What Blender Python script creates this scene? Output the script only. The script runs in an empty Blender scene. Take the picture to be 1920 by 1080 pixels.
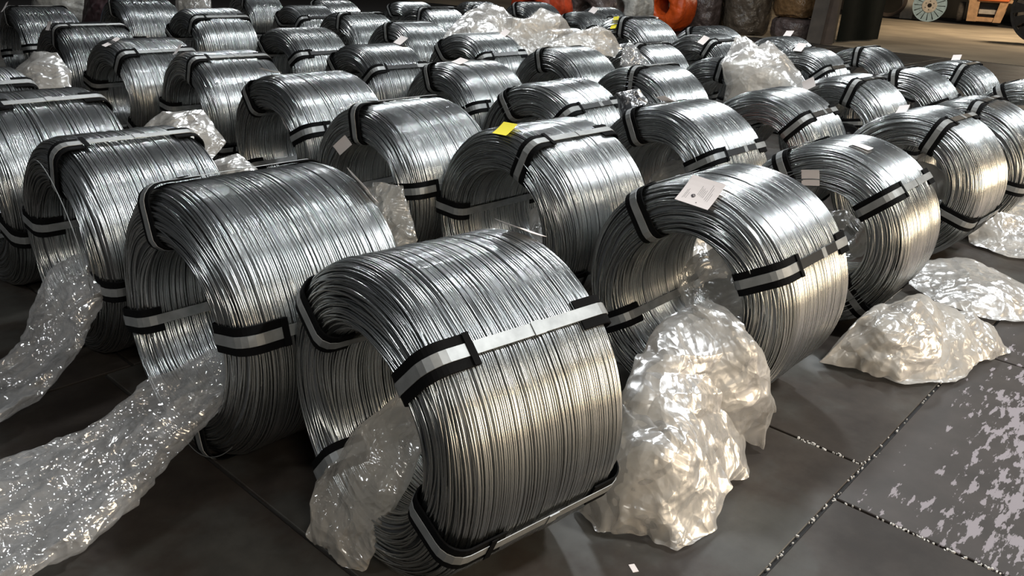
import bpy, math, random
import numpy as np
from mathutils import Matrix, Vector

# ------------------------------------------------------------------ scene, camera, world, lights, exposure
sc = bpy.context.scene
COL = sc.collection
PI = math.pi

CAM_F, CAM_PITCH, CAM_ROLL, CAM_H = 1527.7, 0.38392, 0.052696, 1.6
cp, sp = math.cos(CAM_PITCH), math.sin(CAM_PITCH)
fwd = Vector((0, cp, -sp)); rgt = Vector((1, 0, 0)); upv = Vector((0, sp, cp))
cr, sr = math.cos(CAM_ROLL), math.sin(CAM_ROLL)
right = rgt * cr + upv * sr
up = upv * cr - rgt * sr
cam_d = bpy.data.cameras.new('camera')
cam_d.sensor_width = 36.0
cam_d.lens = CAM_F / 1920 * 36.0
cam_d.clip_end = 200
cam = bpy.data.objects.new('camera', cam_d)
COL.objects.link(cam)
M = Matrix.Identity(4)
for i in range(3):
    M[i][0] = right[i]; M[i][1] = up[i]; M[i][2] = -fwd[i]
M[0][3], M[1][3], M[2][3] = 0, 0, CAM_H
cam.matrix_world = M
sc.camera = cam

sc.view_settings.view_transform = 'Standard'
sc.view_settings.look = 'None'
sc.view_settings.gamma = 1.0
sc.view_settings.use_curve_mapping = False
sc.view_settings.exposure = 0.0
sc.cycles.transparent_max_bounces = 32
sc.cycles.max_bounces = 8
sc.cycles.sample_clamp_indirect = 3.0
sc.cycles.blur_glossy = 0.3

w = bpy.data.worlds.new('hall_ambient')
sc.world = w
w.use_nodes = True
w.node_tree.nodes['Background'].inputs[0].default_value = (0.62, 0.64, 0.68, 1)
w.node_tree.nodes['Background'].inputs[1].default_value = 0.062


def area(name, loc, target, sx, sy, power, color):
    d = bpy.data.lights.new(name, 'AREA')
    d.shape = 'RECTANGLE'; d.size = sx; d.size_y = sy; d.energy = power; d.color = color
    o = bpy.data.objects.new(name, d)
    COL.objects.link(o)
    o.location = loc
    dr = Vector(target) - Vector(loc)
    o.rotation_euler = dr.to_track_quat('-Z', 'Y').to_euler()
    return o


COOL = (0.93, 0.975, 1.0)
WARM = (1.0, 0.80, 0.56)
# overhead lamps of the hall (near-white) in a loose grid; low warm area lights added for the glow from the aisle side
for lx, ly, lp in ((4.4, 1.8, 560), (8.8, 6.4, 330), (1.6, 7.2, 230), (-3.2, 8.6, 170),
                   (5.0, 12.5, 260), (-5.5, 15.0, 300), (1.0, 18.0, 300)):
    area('high_bay_lamp', (lx, ly, 6.2), (lx - .3, ly - .3, 0), 0.7, 0.4, lp, COOL)
area('warm_side_glow', (6.4, -2.0, 1.9), (1.2, 3.6, 0.5), 5.0, 2.4, 370, WARM)
area('warm_side_glow', (11.0, 3.0, 1.6), (3.5, 6.5, 0.5), 3.0, 1.6, 330, WARM)
area('left_fill_light', (-4.5, -1.5, 5.0), (-2.0, 2.0, 0), 1.2, 0.8, 120, COOL)  # fill light added to brighten the floor and film at lower left
area('front_lamp', (1.6, -2.6, 3.6), (0.3, 3.0, 0.4), 1.2, 0.8, 95, (1.0, .93, .82))
area('warm_yard_lamp', (18.0, 27.0, 6.0), (16.5, 29.0, 0), 2.0, 2.0, 1100, (1.0, 0.82, 0.60))

# ------------------------------------------------------------------ node helpers and materials


def mat(name):
    m = bpy.data.materials.new(name)
    m.use_nodes = True
    nt = m.node_tree
    b = nt.nodes['Principled BSDF']
    return m, nt, b


def N(nt, kind, **kw):
    n = nt.nodes.new(kind)
    for k, v in kw.items():
        setattr(n, k, v)
    return n


def noise(nt, scale, detail=3, rough=.5, coord='Object', stretch=None):
    tc = N(nt, 'ShaderNodeTexCoord')
    mp = N(nt, 'ShaderNodeMapping')
    nt.links.new(tc.outputs[coord], mp.inputs[0])
    if stretch:
        mp.inputs['Scale'].default_value = stretch
    n = N(nt, 'ShaderNodeTexNoise')
    n.inputs['Scale'].default_value = scale
    n.inputs['Detail'].default_value = detail
    n.inputs['Roughness'].default_value = rough
    nt.links.new(mp.outputs[0], n.inputs['Vector'])
    return n.outputs['Fac']


def ramp(nt, fac, stops):
    r = N(nt, 'ShaderNodeValToRGB')
    e = r.color_ramp.elements
    while len(e) < len(stops):
        e.new(0.5)
    for i, (p, c) in enumerate(stops):
        e[i].position = p
        e[i].color = (*c, 1) if len(c) == 3 else c
    nt.links.new(fac, r.inputs[0])
    return r.outputs[0]


def bump(nt, b, fac, strength, dist):
    bp = N(nt, 'ShaderNodeBump')
    bp.inputs['Strength'].default_value = strength
    bp.inputs['Distance'].default_value = dist
    nt.links.new(fac, bp.inputs['Height'])
    nt.links.new(bp.outputs[0], b.inputs['Normal'])


def simple(name, color, rough=.6, metallic=0.0, var=None, spec=None, bmp=None):
    m, nt, b = mat(name)
    b.inputs['Base Color'].default_value = (*color, 1)
    b.inputs['Roughness'].default_value = rough
    b.inputs['Metallic'].default_value = metallic
    if spec is not None:
        b.inputs['Specular IOR Level'].default_value = spec
    if var:
        f = noise(nt, var[0], 4)
        c2 = tuple(min(1, c * var[1]) for c in color)
        nt.links.new(ramp(nt, f, [(.35, color), (.65, c2)]), b.inputs['Base Color'])
    if bmp:
        bump(nt, b, noise(nt, bmp[0], 4), bmp[1], bmp[2])
    return m


# galvanised wire: the tone attribute gives every loop its own slight grey and gloss
def wire_material():
    m, nt, b = mat('galvanised_wire')
    at = N(nt, 'ShaderNodeAttribute', attribute_name='tone')
    c = ramp(nt, at.outputs['Fac'], [(0.0, (.34, .355, .355)), (.5, (.52, .535, .53)), (1.0, (.72, .725, .71))])
    nt.links.new(c, b.inputs['Base Color'])
    b.inputs['Metallic'].default_value = 1.0
    mr = N(nt, 'ShaderNodeMapRange')
    mr.inputs['To Min'].default_value = .31
    mr.inputs['To Max'].default_value = .19
    nt.links.new(at.outputs['Fac'], mr.inputs['Value'])
    nt.links.new(mr.outputs[0], b.inputs['Roughness'])
    return m


WIRE = wire_material()
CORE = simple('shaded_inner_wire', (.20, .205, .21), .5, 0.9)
BAND = simple('steel_band', (.27, .275, .27), .5, .5, var=(25, .75))
DBAND = simple('dark_painted_band', (.025, .025, .025), .35, 0.3)
PAD = simple('black_edge_pad', (.004, .004, .0042), .8, 0, spec=.06, bmp=(120, .4, .002))
PAPER = simple('white_paper', (.66, .60, .58), .8)
YPAPER = simple('yellow_paper', (.85, .72, .03), .7)
INK = simple('printing_ink', (.05, .04, .045), .7)


def film(name, tint, body, gloss=.16, trans_tint=(1, 1, 1), rough=.14, bmpd=.035, dv=.15, cells=((7, 1.0), (17, .42), (41, .16))):
    """thin plastic film: part see-through, part milky, with a glossy face"""
    m = bpy.data.materials.new(name)
    m.use_nodes = True
    nt = m.node_tree
    nt.nodes.clear()
    out = N(nt, 'ShaderNodeOutputMaterial')
    tr = N(nt, 'ShaderNodeBsdfTransparent'); tr.inputs[0].default_value = (*trans_tint, 1)
    df = N(nt, 'ShaderNodeBsdfDiffuse'); df.inputs[0].default_value = (*tint, 1)
    tl = N(nt, 'ShaderNodeBsdfTranslucent'); tl.inputs[0].default_value = (*tint, 1)
    gl = N(nt, 'ShaderNodeBsdfGlossy'); gl.inputs['Roughness'].default_value = rough
    gl.inputs[0].default_value = (.95, .95, .95, 1)
    mx1 = N(nt, 'ShaderNodeMixShader'); mx1.inputs[0].default_value = .4
    nt.links.new(df.outputs[0], mx1.inputs[1]); nt.links.new(tl.outputs[0], mx1.inputs[2])
    mx2 = N(nt, 'ShaderNodeMixShader')
    f = noise(nt, 5, 4)
    mr = N(nt, 'ShaderNodeMapRange')
    mr.inputs['From Min'].default_value = .3; mr.inputs['From Max'].default_value = .7
    mr.inputs['To Min'].default_value = max(0, body - dv); mr.inputs['To Max'].default_value = min(1, body + dv)
    nt.links.new(f, mr.inputs['Value'])
    nt.links.new(mr.outputs[0], mx2.inputs[0])
    nt.links.new(tr.outputs[0], mx2.inputs[1]); nt.links.new(mx1.outputs[0], mx2.inputs[2])
    lw = N(nt, 'ShaderNodeLayerWeight'); lw.inputs[0].default_value = .35
    mg = N(nt, 'ShaderNodeMapRange')
    mg.inputs['To Min'].default_value = gloss; mg.inputs['To Max'].default_value = min(1, gloss + .38)
    nt.links.new(lw.outputs['Fresnel'], mg.inputs['Value'])
    mx3 = N(nt, 'ShaderNodeMixShader')
    nt.links.new(mg.outputs[0], mx3.inputs[0])
    nt.links.new(mx2.outputs[0], mx3.inputs[1]); nt.links.new(gl.outputs[0], mx3.inputs[2])
    # crease pattern: two sizes of cell facets on warped coordinates, plus a fine satin grain
    tc = N(nt, 'ShaderNodeTexCoord')
    wn = N(nt, 'ShaderNodeTexNoise'); wn.inputs['Scale'].default_value = 4; wn.inputs['Detail'].default_value = 2
    nt.links.new(tc.outputs['Object'], wn.inputs['Vector'])
    va = N(nt, 'ShaderNodeVectorMath', operation='MULTIPLY_ADD')
    nt.links.new(wn.outputs['Color'], va.inputs[0]); va.inputs[1].default_value = (.22, .22, .22)
    nt.links.new(tc.outputs['Object'], va.inputs[2])
    hsum = None
    for sc_, am_ in cells:
        vo = N(nt, 'ShaderNodeTexVoronoi'); vo.inputs['Scale'].default_value = sc_
        nt.links.new(va.outputs[0], vo.inputs['Vector'])
        mu = N(nt, 'ShaderNodeMath', operation='MULTIPLY_ADD')
        nt.links.new(vo.outputs['Distance'], mu.inputs[0]); mu.inputs[1].default_value = am_
        if hsum is None: mu.inputs[2].default_value = 0
        else: nt.links.new(hsum, mu.inputs[2])
        hsum = mu.outputs[0]
    bn = hsum
    bp = N(nt, 'ShaderNodeBump'); bp.inputs['Strength'].default_value = .9; bp.inputs['Distance'].default_value = bmpd
    nt.links.new(bn, bp.inputs['Height'])
    for s in (df, gl, tl):
        nt.links.new(bp.outputs[0], s.inputs['Normal'])
    nt.links.new(mx3.outputs[0], out.inputs[0])
    return m


MILKY = film('milky_plastic_film', (.55, .52, .475), .66, .035, rough=.27, dv=.26, bmpd=.05, cells=((3.6, 1.0), (9, .34), (30, .05)))
SEMI = film('beige_plastic_film', (.60, .55, .48), .50, .06, rough=.16)
CLEAR = film('clear_plastic_film', (.80, .79, .78), .27, .15, rough=.11, bmpd=.038, dv=.12)
SMOKE = film('grey_plastic_film', (.42, .40, .36), .50, .03, rough=.22)
DARKF = film('dark_plastic_film', (.05, .05, .055), .85, .06, rough=.3)
REDF = simple('red_plastic_wrap', (.42, .045, .012), .4, var=(6, .5), bmp=(12, .5, .02))
ORANGE = simple('orange_plastic_wrap', (.62, .085, .01), .42, var=(4, .65), bmp=(10, .5, .03))
WRAPW = simple('whitish_wrap', (.40, .39, .36), .3, var=(5, .55), bmp=(9, .7, .04))
WRAPB = simple('brown_wrap', (.10, .08, .06), .25, var=(5, .45), bmp=(9, .8, .05))
WRAPG = simple('golden_brown_wrap', (.19, .11, .05), .22, var=(6, .5), bmp=(9, .8, .05))
WRAPP = simple('dusky_wrap', (.10, .075, .07), .3, var=(5, .55), bmp=(9, .8, .05))
WRAPN = simple('navy_wrap', (.015, .03, .07), .4, var=(5, .5))
MAROON = simple('dark_maroon_cloth', (.03, .010, .012), .7, var=(3, .5))
CURT = simple('dark_green_tarpaulin', (.006, .009, .007), .9, var=(4, .6), spec=.1)
COLUMN = simple('dusty_column_paint', (.065, .052, .04), .7, var=(3, .5))
BOARD = simple('brown_board', (.065, .042, .028), .7, var=(4, .6))
BLUE = simple('pale_blue_enamel', (.33, .45, .50), .5, var=(9, .75))
GREYE = simple('beige_enamel', (.50, .45, .38), .55, var=(9, .8))
DIRON = simple('dark_iron', (.04, .038, .036), .5, .4, var=(8, .6))
PEACH = simple('faded_orange_paint', (.62, .36, .18), .55, var=(6, .7))
VORANGE = simple('vivid_orange_plastic', (.95, .22, .05), .4)
RUBBER = simple('worn_tyre_rubber', (.09, .075, .06), .8, var=(10, .6))
WALLM = simple('dark_hall_wall', (.055, .047, .035), .85, var=(.7, .5))


def plate_material():
    m, nt, b = mat('oiled_steel_plate')
    f1 = noise(nt, 1.6, 6, .6)
    f2 = noise(nt, 9, 5, .6)
    base = ramp(nt, f1, [(.34, (.018, .013, .010)), (.47, (.036, .029, .024)), (.54, (.048, .045, .040)), (.66, (.064, .062, .056))])
    mixa = N(nt, 'ShaderNodeMix', data_type='RGBA', blend_type='MULTIPLY')
    mixa.inputs[0].default_value = .6
    nt.links.new(base, mixa.inputs[6])
    nt.links.new(ramp(nt, f2, [(.3, (.6, .6, .6)), (.7, (1.1, 1.08, 1.05))]), mixa.inputs[7])
    nt.links.new(mixa.outputs[2], b.inputs['Base Color'])
    mr = N(nt, 'ShaderNodeMapRange')
    mr.inputs['From Min'].default_value = .3; mr.inputs['From Max'].default_value = .7
    mr.inputs['To Min'].default_value = .60; mr.inputs['To Max'].default_value = .36
    nt.links.new(f1, mr.inputs['Value'])
    nt.links.new(mr.outputs[0], b.inputs['Roughness'])
    b.inputs['Specular IOR Level'].default_value = .3
    bump(nt, b, f2, .35, .004)
    return m


def worn_plate_material():
    """the plate by the aisle: dark paint worn off in pale flakes"""
    m, nt, b = mat('flaking_painted_plate')
    f2 = noise(nt, 7, 5, .6)
    base = ramp(nt, f2, [(.3, (.018, .013, .010)), (.7, (.034, .026, .022))])
    fl = noise(nt, 17, 8, .62, stretch=(.5, 1.7, 1))
    rg = noise(nt, 1.1, 2, .5)
    tc = N(nt, 'ShaderNodeTexCoord')
    sx = N(nt, 'ShaderNodeSeparateXYZ')
    nt.links.new(tc.outputs['Object'], sx.inputs[0])
    # the wear grows towards the aisle (object -y) where people walk
    mr = N(nt, 'ShaderNodeMapRange')
    mr.inputs['From Min'].default_value = 2.40; mr.inputs['From Max'].default_value = 2.0
    mr.inputs['To Min'].default_value = -.11; mr.inputs['To Max'].default_value = .07
    nt.links.new(sx.outputs['Y'], mr.inputs['Value'])
    a1 = N(nt, 'ShaderNodeMath', operation='ADD'); nt.links.new(fl, a1.inputs[0]); nt.links.new(mr.outputs[0], a1.inputs[1])
    a2 = N(nt, 'ShaderNodeMath', operation='MULTIPLY_ADD'); nt.links.new(rg, a2.inputs[0]); a2.inputs[1].default_value = .35
    nt.links.new(a1.outputs[0], a2.inputs[2])
    mask = ramp(nt, a2.outputs[0], [(.735, (0, 0, 0)), (.75, (1, 1, 1))])
    mx = N(nt, 'ShaderNodeMix', data_type='RGBA')
    nt.links.new(mask, mx.inputs[0])
    nt.links.new(base, mx.inputs[6]); mx.inputs[7].default_value = (.20, .175, .185, 1)
    nt.links.new(mx.outputs[2], b.inputs['Base Color'])
    b.inputs['Roughness'].default_value = .5
    bump(nt, b, mask, .3, .002)
    return m


PLATE = plate_material()
WORN = worn_plate_material()
JOINT = simple('joint_dirt', (.012, .010, .009), .8)
CONC = simple('sandy_concrete', (.36, .29, .20), .85, var=(.6, .62), bmp=(6, .3, .01))

# ------------------------------------------------------------------ mesh helpers


def mesh_np(name, v, f, mats=(), smooth=True, mi=None):
    """v (n,3) array; f (m,4) or (m,3) array"""
    me = bpy.data.meshes.new(name)
    v = np.asarray(v, np.float32); f = np.asarray(f, np.int32)
    k = f.shape[1]
    me.vertices.add(len(v)); me.vertices.foreach_set('co', v.ravel())
    me.loops.add(f.size); me.loops.foreach_set('vertex_index', f.ravel())
    me.polygons.add(len(f)); me.polygons.foreach_set('loop_start', np.arange(0, f.size, k, dtype=np.int32))
    for m in mats:
        me.materials.append(m)
    if mi is not None:
        me.polygons.foreach_set('material_index', np.asarray(mi, np.int32))
    me.update(calc_edges=True)
    me.polygons.foreach_set('use_smooth', np.full(len(f), smooth))
    me.validate()
    return me


def mesh_py(name, v, f, mats=(), smooth=False):
    me = bpy.data.meshes.new(name)
    me.from_pydata([tuple(p) for p in v], [], [tuple(q) for q in f])
    for m in mats:
        me.materials.append(m)
    me.polygons.foreach_set('use_smooth', [smooth] * len(me.polygons))
    me.update()
    return me


def link(name, me, parent=None, loc=(0, 0, 0), rot=(0, 0, 0), scale=(1, 1, 1)):
    o = bpy.data.objects.new(name, me)
    COL.objects.link(o)
    o.parent = parent
    o.location = loc; o.rotation_euler = rot; o.scale = scale
    return o


def tag(o, label, cat, group=None, kind=None):
    if label: o['label'] = label
    if cat: o['category'] = cat
    if group: o['group'] = group
    if kind: o['kind'] = kind
    return o


def grid_faces(nu, nv, wrap_u=False, wrap_v=False):
    iu = np.arange(nu if wrap_u else nu - 1); iv = np.arange(nv if wrap_v else nv - 1)
    a, b = np.meshgrid(iu, iv, indexing='ij')
    a2 = (a + 1) % nu; b2 = (b + 1) % nv
    return np.stack([a * nv + b, a2 * nv + b, a2 * nv + b2, a * nv + b2], -1).reshape(-1, 4)


class MB:
    def __init__(s):
        s.v = []; s.f = []

    def box(s, x0, x1, y0, y1, z0, z1, bev=0.0, T=None):
        n = len(s.v)
        b = bev
        pts = []
        if b:
            ring = lambda i, z: [(x0 + i, y0 + i, z), (x1 - i, y0 + i, z), (x1 - i, y1 - i, z), (x0 + i, y1 - i, z)]
            pts = ring(b, z0) + ring(0, z0 + b) + ring(0, z1 - b) + ring(b, z1)
            fs = [(3, 2, 1, 0)]
            for l in range(3):
                for k in range(4):
                    a = l * 4 + k; c = l * 4 + (k + 1) % 4
                    fs.append((a, c, c + 4, a + 4))
            fs.append((12, 13, 14, 15))
        else:
            pts = [(x0, y0, z0), (x1, y0, z0), (x1, y1, z0), (x0, y1, z0), (x0, y0, z1), (x1, y0, z1), (x1, y1, z1), (x0, y1, z1)]
            fs = [(3, 2, 1, 0), (0, 1, 5, 4), (1, 2, 6, 5), (2, 3, 7, 6), (3, 0, 4, 7), (4, 5, 6, 7)]
        if T is not None:
            pts = [tuple(T @ Vector(p)) for p in pts]
        s.v += pts
        s.f += [tuple(n + i for i in q) for q in fs]
        return s

    def lathe(s, prof, seg=32, axis='Z', T=None, closed=False):
        """prof: list of (r, h)"""
        n = len(s.v)
        for (r, h) in prof:
            for k in range(seg):
                a = 2 * PI * k / seg
                p = (r * math.cos(a), r * math.sin(a), h)
                if axis == 'X':
                    p = (h, r * math.cos(a), r * math.sin(a))
                if T is not None:
                    p = tuple(T @ Vector(p))
                s.v.append(p)
        m = len(prof)
        for i in range(m if closed else m - 1):
            for k in range(seg):
                a = n + i * seg + k; b = n + i * seg + (k + 1) % seg
                j = (i + 1) % m
                c = n + j * seg + (k + 1) % seg; d = n + j * seg + k
                s.f.append((a, b, c, d))
        return s

    def prism(s, poly, y0, y1, T=None):
        """poly in (x,z), extruded along y"""
        n = len(s.v); k = len(poly)
        pts = [(x, y0, z) for x, z in poly] + [(x, y1, z) for x, z in poly]
        if T is not None:
            pts = [tuple(T @ Vector(p)) for p in pts]
        s.v += pts
        s.f.append(tuple(n + i for i in range(k)))
        s.f.append(tuple(n + k + i for i in reversed(range(k))))
        for i in range(k):
            j = (i + 1) % k
            s.f.append((n + i, n + k + i, n + k + j, n + j))
        return s

    def build(s, name, m, parent=None, smooth=False, **kw):
        me = mesh_py(name, s.v, s.f, [m], smooth)
        return link(name, me, parent, **kw)


# ------------------------------------------------------------------ the hall floor: steel plates laid in rows
PHI = 0.85289          # the rows run this way
cA, sA = math.cos(PHI), math.sin(PHI)


def ab(a, b, z=0.0):
    return (a * cA - b * sA, a * sA + b * cA, z)


floor = MB().box(-12, 60, -16, 50, -.25, -.012).build('floor', JOINT)
floor.rotation_euler.z = PHI
tag(floor, 'dark floor slab showing in the joints between the plates', None, kind='structure')
rnd = random.Random(5)
PL, PWID = 1.612, 2.40
gap = .0065
pm = {}


def plate_mesh(L, m):
    key = (round(L, 2), m.name)
    if key not in pm:
        b = MB().box(gap, L - gap, gap, PWID - gap, -.012, 0, bev=.0025)
        pm[key] = mesh_py('floor_plate', b.v, b.f, [m])
    return pm[key]


for r in range(-2, 7):
    b0 = .658 + r * PWID - (PWID if r < 0 else 0) + (PWID if r < 0 else 0)
    off = (1.083 if r == 0 else (2.426 - PL) if r == -1 else rnd.uniform(0, PL)) - 2 * PL
    for c in range(0, 14):
        a0 = off + c * PL
        if a0 + PL > 21.0:
            break
        m = WORN if (r == -1 and 2.0 < a0 < 8) else PLATE
        x, y, z = ab(a0, b0)
        o = link('floor_plate', plate_mesh(PL, m), floor)
        o.location = (a0, b0, 0)
# pale grit and weld crumbs caught in the joints
rg_ = random.Random(8)
gr = MB()
for q in range(240):
    if q < 120:
        a_ = 2.426 + rg_.gauss(0, .004); b_ = .655 - rg_.random() ** .7 * .9
    elif q < 160:
        a_ = 2.695 + rg_.gauss(0, .004); b_ = .66 + rg_.random() * .25
    else:
        a_ = 1.2 + rg_.random() * 2.6; b_ = .658 + rg_.gauss(0, .004)
    w_ = rg_.uniform(.0015, .005)
    T0 = Matrix.Translation((a_, b_, -.004)) @ Matrix.Rotation(rg_.uniform(0, 3), 4, 'Z')
    gr.box(-w_, w_, -w_ * .5, w_ * .5, 0, rg_.uniform(.004, .007), T=T0)
g_ = gr.build('grit', simple('pale_grit', (.45, .43, .40), .6), floor)
g_['kind'] = 'stuff'
ps = MB().box(-.009, .009, -.016, .016, 0, .0012).build('paper_scrap', PAPER)
ps.location = (.39, 1.87, .0); ps.rotation_euler.z = .3
tag(ps, 'tiny white paper scrap on the floor below the milky bag', 'scrap')
# sandy floor beyond the plates
sand = MB().box(20.9, 38.2, -9, 29.5, -.012, .0).build('floor', CONC)
sand.rotation_euler.z = PHI
tag(sand, 'sandy concrete floor beyond the edge of the dark steel plates', None, kind='structure')
wb = MB().box(44, 44.4, -9, 34, 0, 9).build('wall_back', WALLM)
wb.rotation_euler.z = PHI
tag(wb, 'dark back wall of the hall', None, kind='structure')
wl = MB().box(-3, 44, 30, 30.3, 0, 9).build('wall_left', WALLM)
wl.rotation_euler.z = PHI
tag(wl, 'dark left wall of the hall', None, kind='structure')

# ------------------------------------------------------------------ wire coils
RO, WD, RI = 0.4392, 0.5938, 0.253


def profile_fn(W, R, I, rc=.078, ri=.05):
    """closed rounded rectangle through the winding; returns sampler(u) -> s, r, ns, nr and total length"""
    segs = []
    pts = []; nrm = []

    def arc(cx, cy, r, a0, a1, k):
        for t in np.linspace(a0, a1, k):
            pts.append((cx + r * math.cos(t), cy + r * math.sin(t))); nrm.append((math.cos(t), math.sin(t)))
    h = W / 2
    arc(-h + ri, I + ri, ri, -PI / 2, -PI, 12)          # bore, front lip
    arc(-h + rc, R - rc, rc, PI, PI / 2, 16)            # outer front shoulder
    arc(h - rc, R - rc, rc, PI / 2, 0, 16)
    arc(h - ri, I + ri, ri, 0, -PI / 2, 12)
    pts.append(pts[0]); nrm.append(nrm[0])
    p = np.array(pts); n = np.array(nrm)
    d = np.sqrt(((p[1:] - p[:-1]) ** 2).sum(1))
    cum = np.concatenate([[0], np.cumsum(d)])
    L = cum[-1]

    def f(u):
        u = np.mod(u, L)
        s = np.interp(u, cum, p[:, 0]); r = np.interp(u, cum, p[:, 1])
        a = np.interp(u, cum, n[:, 0]); b = np.interp(u, cum, n[:, 1])
        q = np.sqrt(a * a + b * b) + 1e-9
        return s, r, a / q, b / q
    return f, L


def winding_mesh(name, seed, pitch, wr, seg, sides, layers, messy):
    rg = np.random.default_rng(seed)
    f, L = profile_fn(WD, RO, RI)
    th = np.linspace(0, 2 * PI, seg, endpoint=False)
    V = []; F = []; T = []
    base = 0
    # shared slow wander of the whole pack
    ks = [1, 2, 3, 4]
    ph = rg.uniform(0, 2 * PI, (4,)); ph2 = rg.uniform(0, 2 * PI, (4,))

    def loops(n, dep, extra):
        u0 = (np.arange(n) + rg.uniform(-.26, .26, n)) * L / n
        s0, r0, a0, b0 = f(u0)
        face = np.clip(np.abs(a0), 0, 1) ** 1.2          # 1 on the two faces, 0 on the mantle and in the bore
        outer = (r0 > RO - .02)
        U = np.zeros((n, seg)); O = np.zeros((n, seg))
        for k, am in zip(ks, (.010, .006, .004, .0025)):
            U += (am * (.25 + 1.0 * face))[:, None] * np.sin(k * th[None] + ph[k - 1] + 14 * (k * .5) * u0[:, None])
        # each loop strays a little on its own
        own = (.0016 + .0095 * face * messy) * extra
        p1 = rg.uniform(0, 2 * PI, (n, 3))
        am = rg.uniform(.3, 1.2, n) * own
        U += am[:, None] * (np.sin(th[None] + p1[:, :1]) + .55 * np.sin(2 * th[None] + p1[:, 1:2]) + .25 * np.sin(5 * th[None] + p1[:, 2:3]))
        ao = (.0011 + .0040 * face * messy) * extra
        p2 = rg.uniform(0, 2 * PI, (n, 2))
        O += (rg.uniform(.2, 1, n) * ao)[:, None] * (np.sin(2 * th[None] + p2[:, :1]) + .6 * np.sin(5 * th[None] + p2[:, 1:2]))
        O += (.006 * face)[:, None] * np.sin(2 * th[None] + 9 * u0[:, None] + ph2[0]) + (.0010 * np.sin(3 * th[None] + 22 * u0[:, None] + ph2[1]))
        O -= dep
        s, r, a, b = f(u0[:, None] + U)
        s = s + O * a; r = r + O * b
        return s, r, n

    sets = [(int(L / pitch), 0.0, 1.0)]
    if layers > 1:
        sets.append((int(L / pitch * .75), wr * 1.25, 1.2))
        sets.append((int(L / pitch * .05), -wr * .5, 2.0))
    for n, dep, extra in sets:
        s, r, n = loops(n, dep, extra)
        C = np.stack([s, -r * np.sin(th)[None], r * np.cos(th)[None]], -1)     # n,seg,3
        Tn = np.roll(C, -1, 1) - np.roll(C, 1, 1)
        Tn /= np.linalg.norm(Tn, axis=-1, keepdims=True)
        A = np.zeros_like(C); A[..., 0] = 1
        B = np.cross(Tn, A); B /= np.linalg.norm(B, axis=-1, keepdims=True)
        A = np.cross(B, Tn)
        rr = wr * rg.uniform(.92, 1.08, (n, 1, 1))
        off = rg.uniform(0, 1, (n, 1, 1))
        vs = []
        for k in range(sides):
            an = 2 * PI * (k / sides)
            vs.append(C + rr * (math.cos(an) * A + math.sin(an) * B))
        v = np.stack(vs, 2).reshape(-1, 3)        # n,seg,sides
        fl = grid_faces(seg, sides, True, True)
        fa = (fl[None] + (np.arange(n) * seg * sides)[:, None, None]).reshape(-1, 4) + base
        V.append(v); F.append(fa)
        T.append(np.repeat(np.clip(rg.normal(.5, .22, n), 0, 1), seg * sides))
        base += len(v)
    # solid pack below, its dark colour standing for shade between the loops
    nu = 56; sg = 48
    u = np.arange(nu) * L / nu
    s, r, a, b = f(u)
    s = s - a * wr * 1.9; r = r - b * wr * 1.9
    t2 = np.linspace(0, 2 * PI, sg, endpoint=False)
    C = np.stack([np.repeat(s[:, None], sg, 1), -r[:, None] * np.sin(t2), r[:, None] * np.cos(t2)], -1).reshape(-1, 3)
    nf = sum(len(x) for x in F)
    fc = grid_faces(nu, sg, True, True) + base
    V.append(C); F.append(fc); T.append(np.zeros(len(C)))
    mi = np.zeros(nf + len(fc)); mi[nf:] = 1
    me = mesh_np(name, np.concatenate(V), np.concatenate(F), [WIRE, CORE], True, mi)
    at = me.attributes.new('tone', 'FLOAT', 'POINT')
    at.data.foreach_set('value', np.concatenate(T).astype(np.float32))
    return me


NEAR = [winding_mesh('wire_winding', 11 + i, .0069, .0034, 80, 5, 3, ms) for i, ms in enumerate((1.0, .8, 1.2))]
FAR = [winding_mesh('wire_winding', 31 + i, .0078, .0040, 50, 3, 1, ms) for i, ms in enumerate((1.0, .8, 1.2))]


# straps around the winding: mesh origin at the coil centre, strap at the top (angle 0)
def ribbon(name, offs, half, thick, u0, u1, k, material, W=WD, R=RO, I=RI, rcc=.05):
    f, L = profile_fn(W, R, I, rcc, .035)
    us = np.linspace(u0, u1, k)
    if u1 - u0 > L - 1e-6:
        us = us[:-1]
    s, r, a, b = f(us)
    closed = u1 - u0 > L - 1e-6
    V = []
    for (o, h) in ((offs, -half), (offs, half), (offs + thick, half * .97), (offs + thick, -half * .97)):
        V.append(np.stack([s + a * o, np.full_like(s, h), r + b * o], -1))
    v = np.stack(V, 1).reshape(-1, 3)
    fc = grid_faces(len(us), 4, closed, True)
    if not closed:
        n = len(us) * 4
        fc = np.concatenate([fc, [[0, 1, 2, 3]], [[n - 1, n - 2, n - 3, n - 4]]])
    return mesh_np(name, v, fc, [material], False)


f0, LP = profile_fn(WD, RO, RI, .05, .035)
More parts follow.
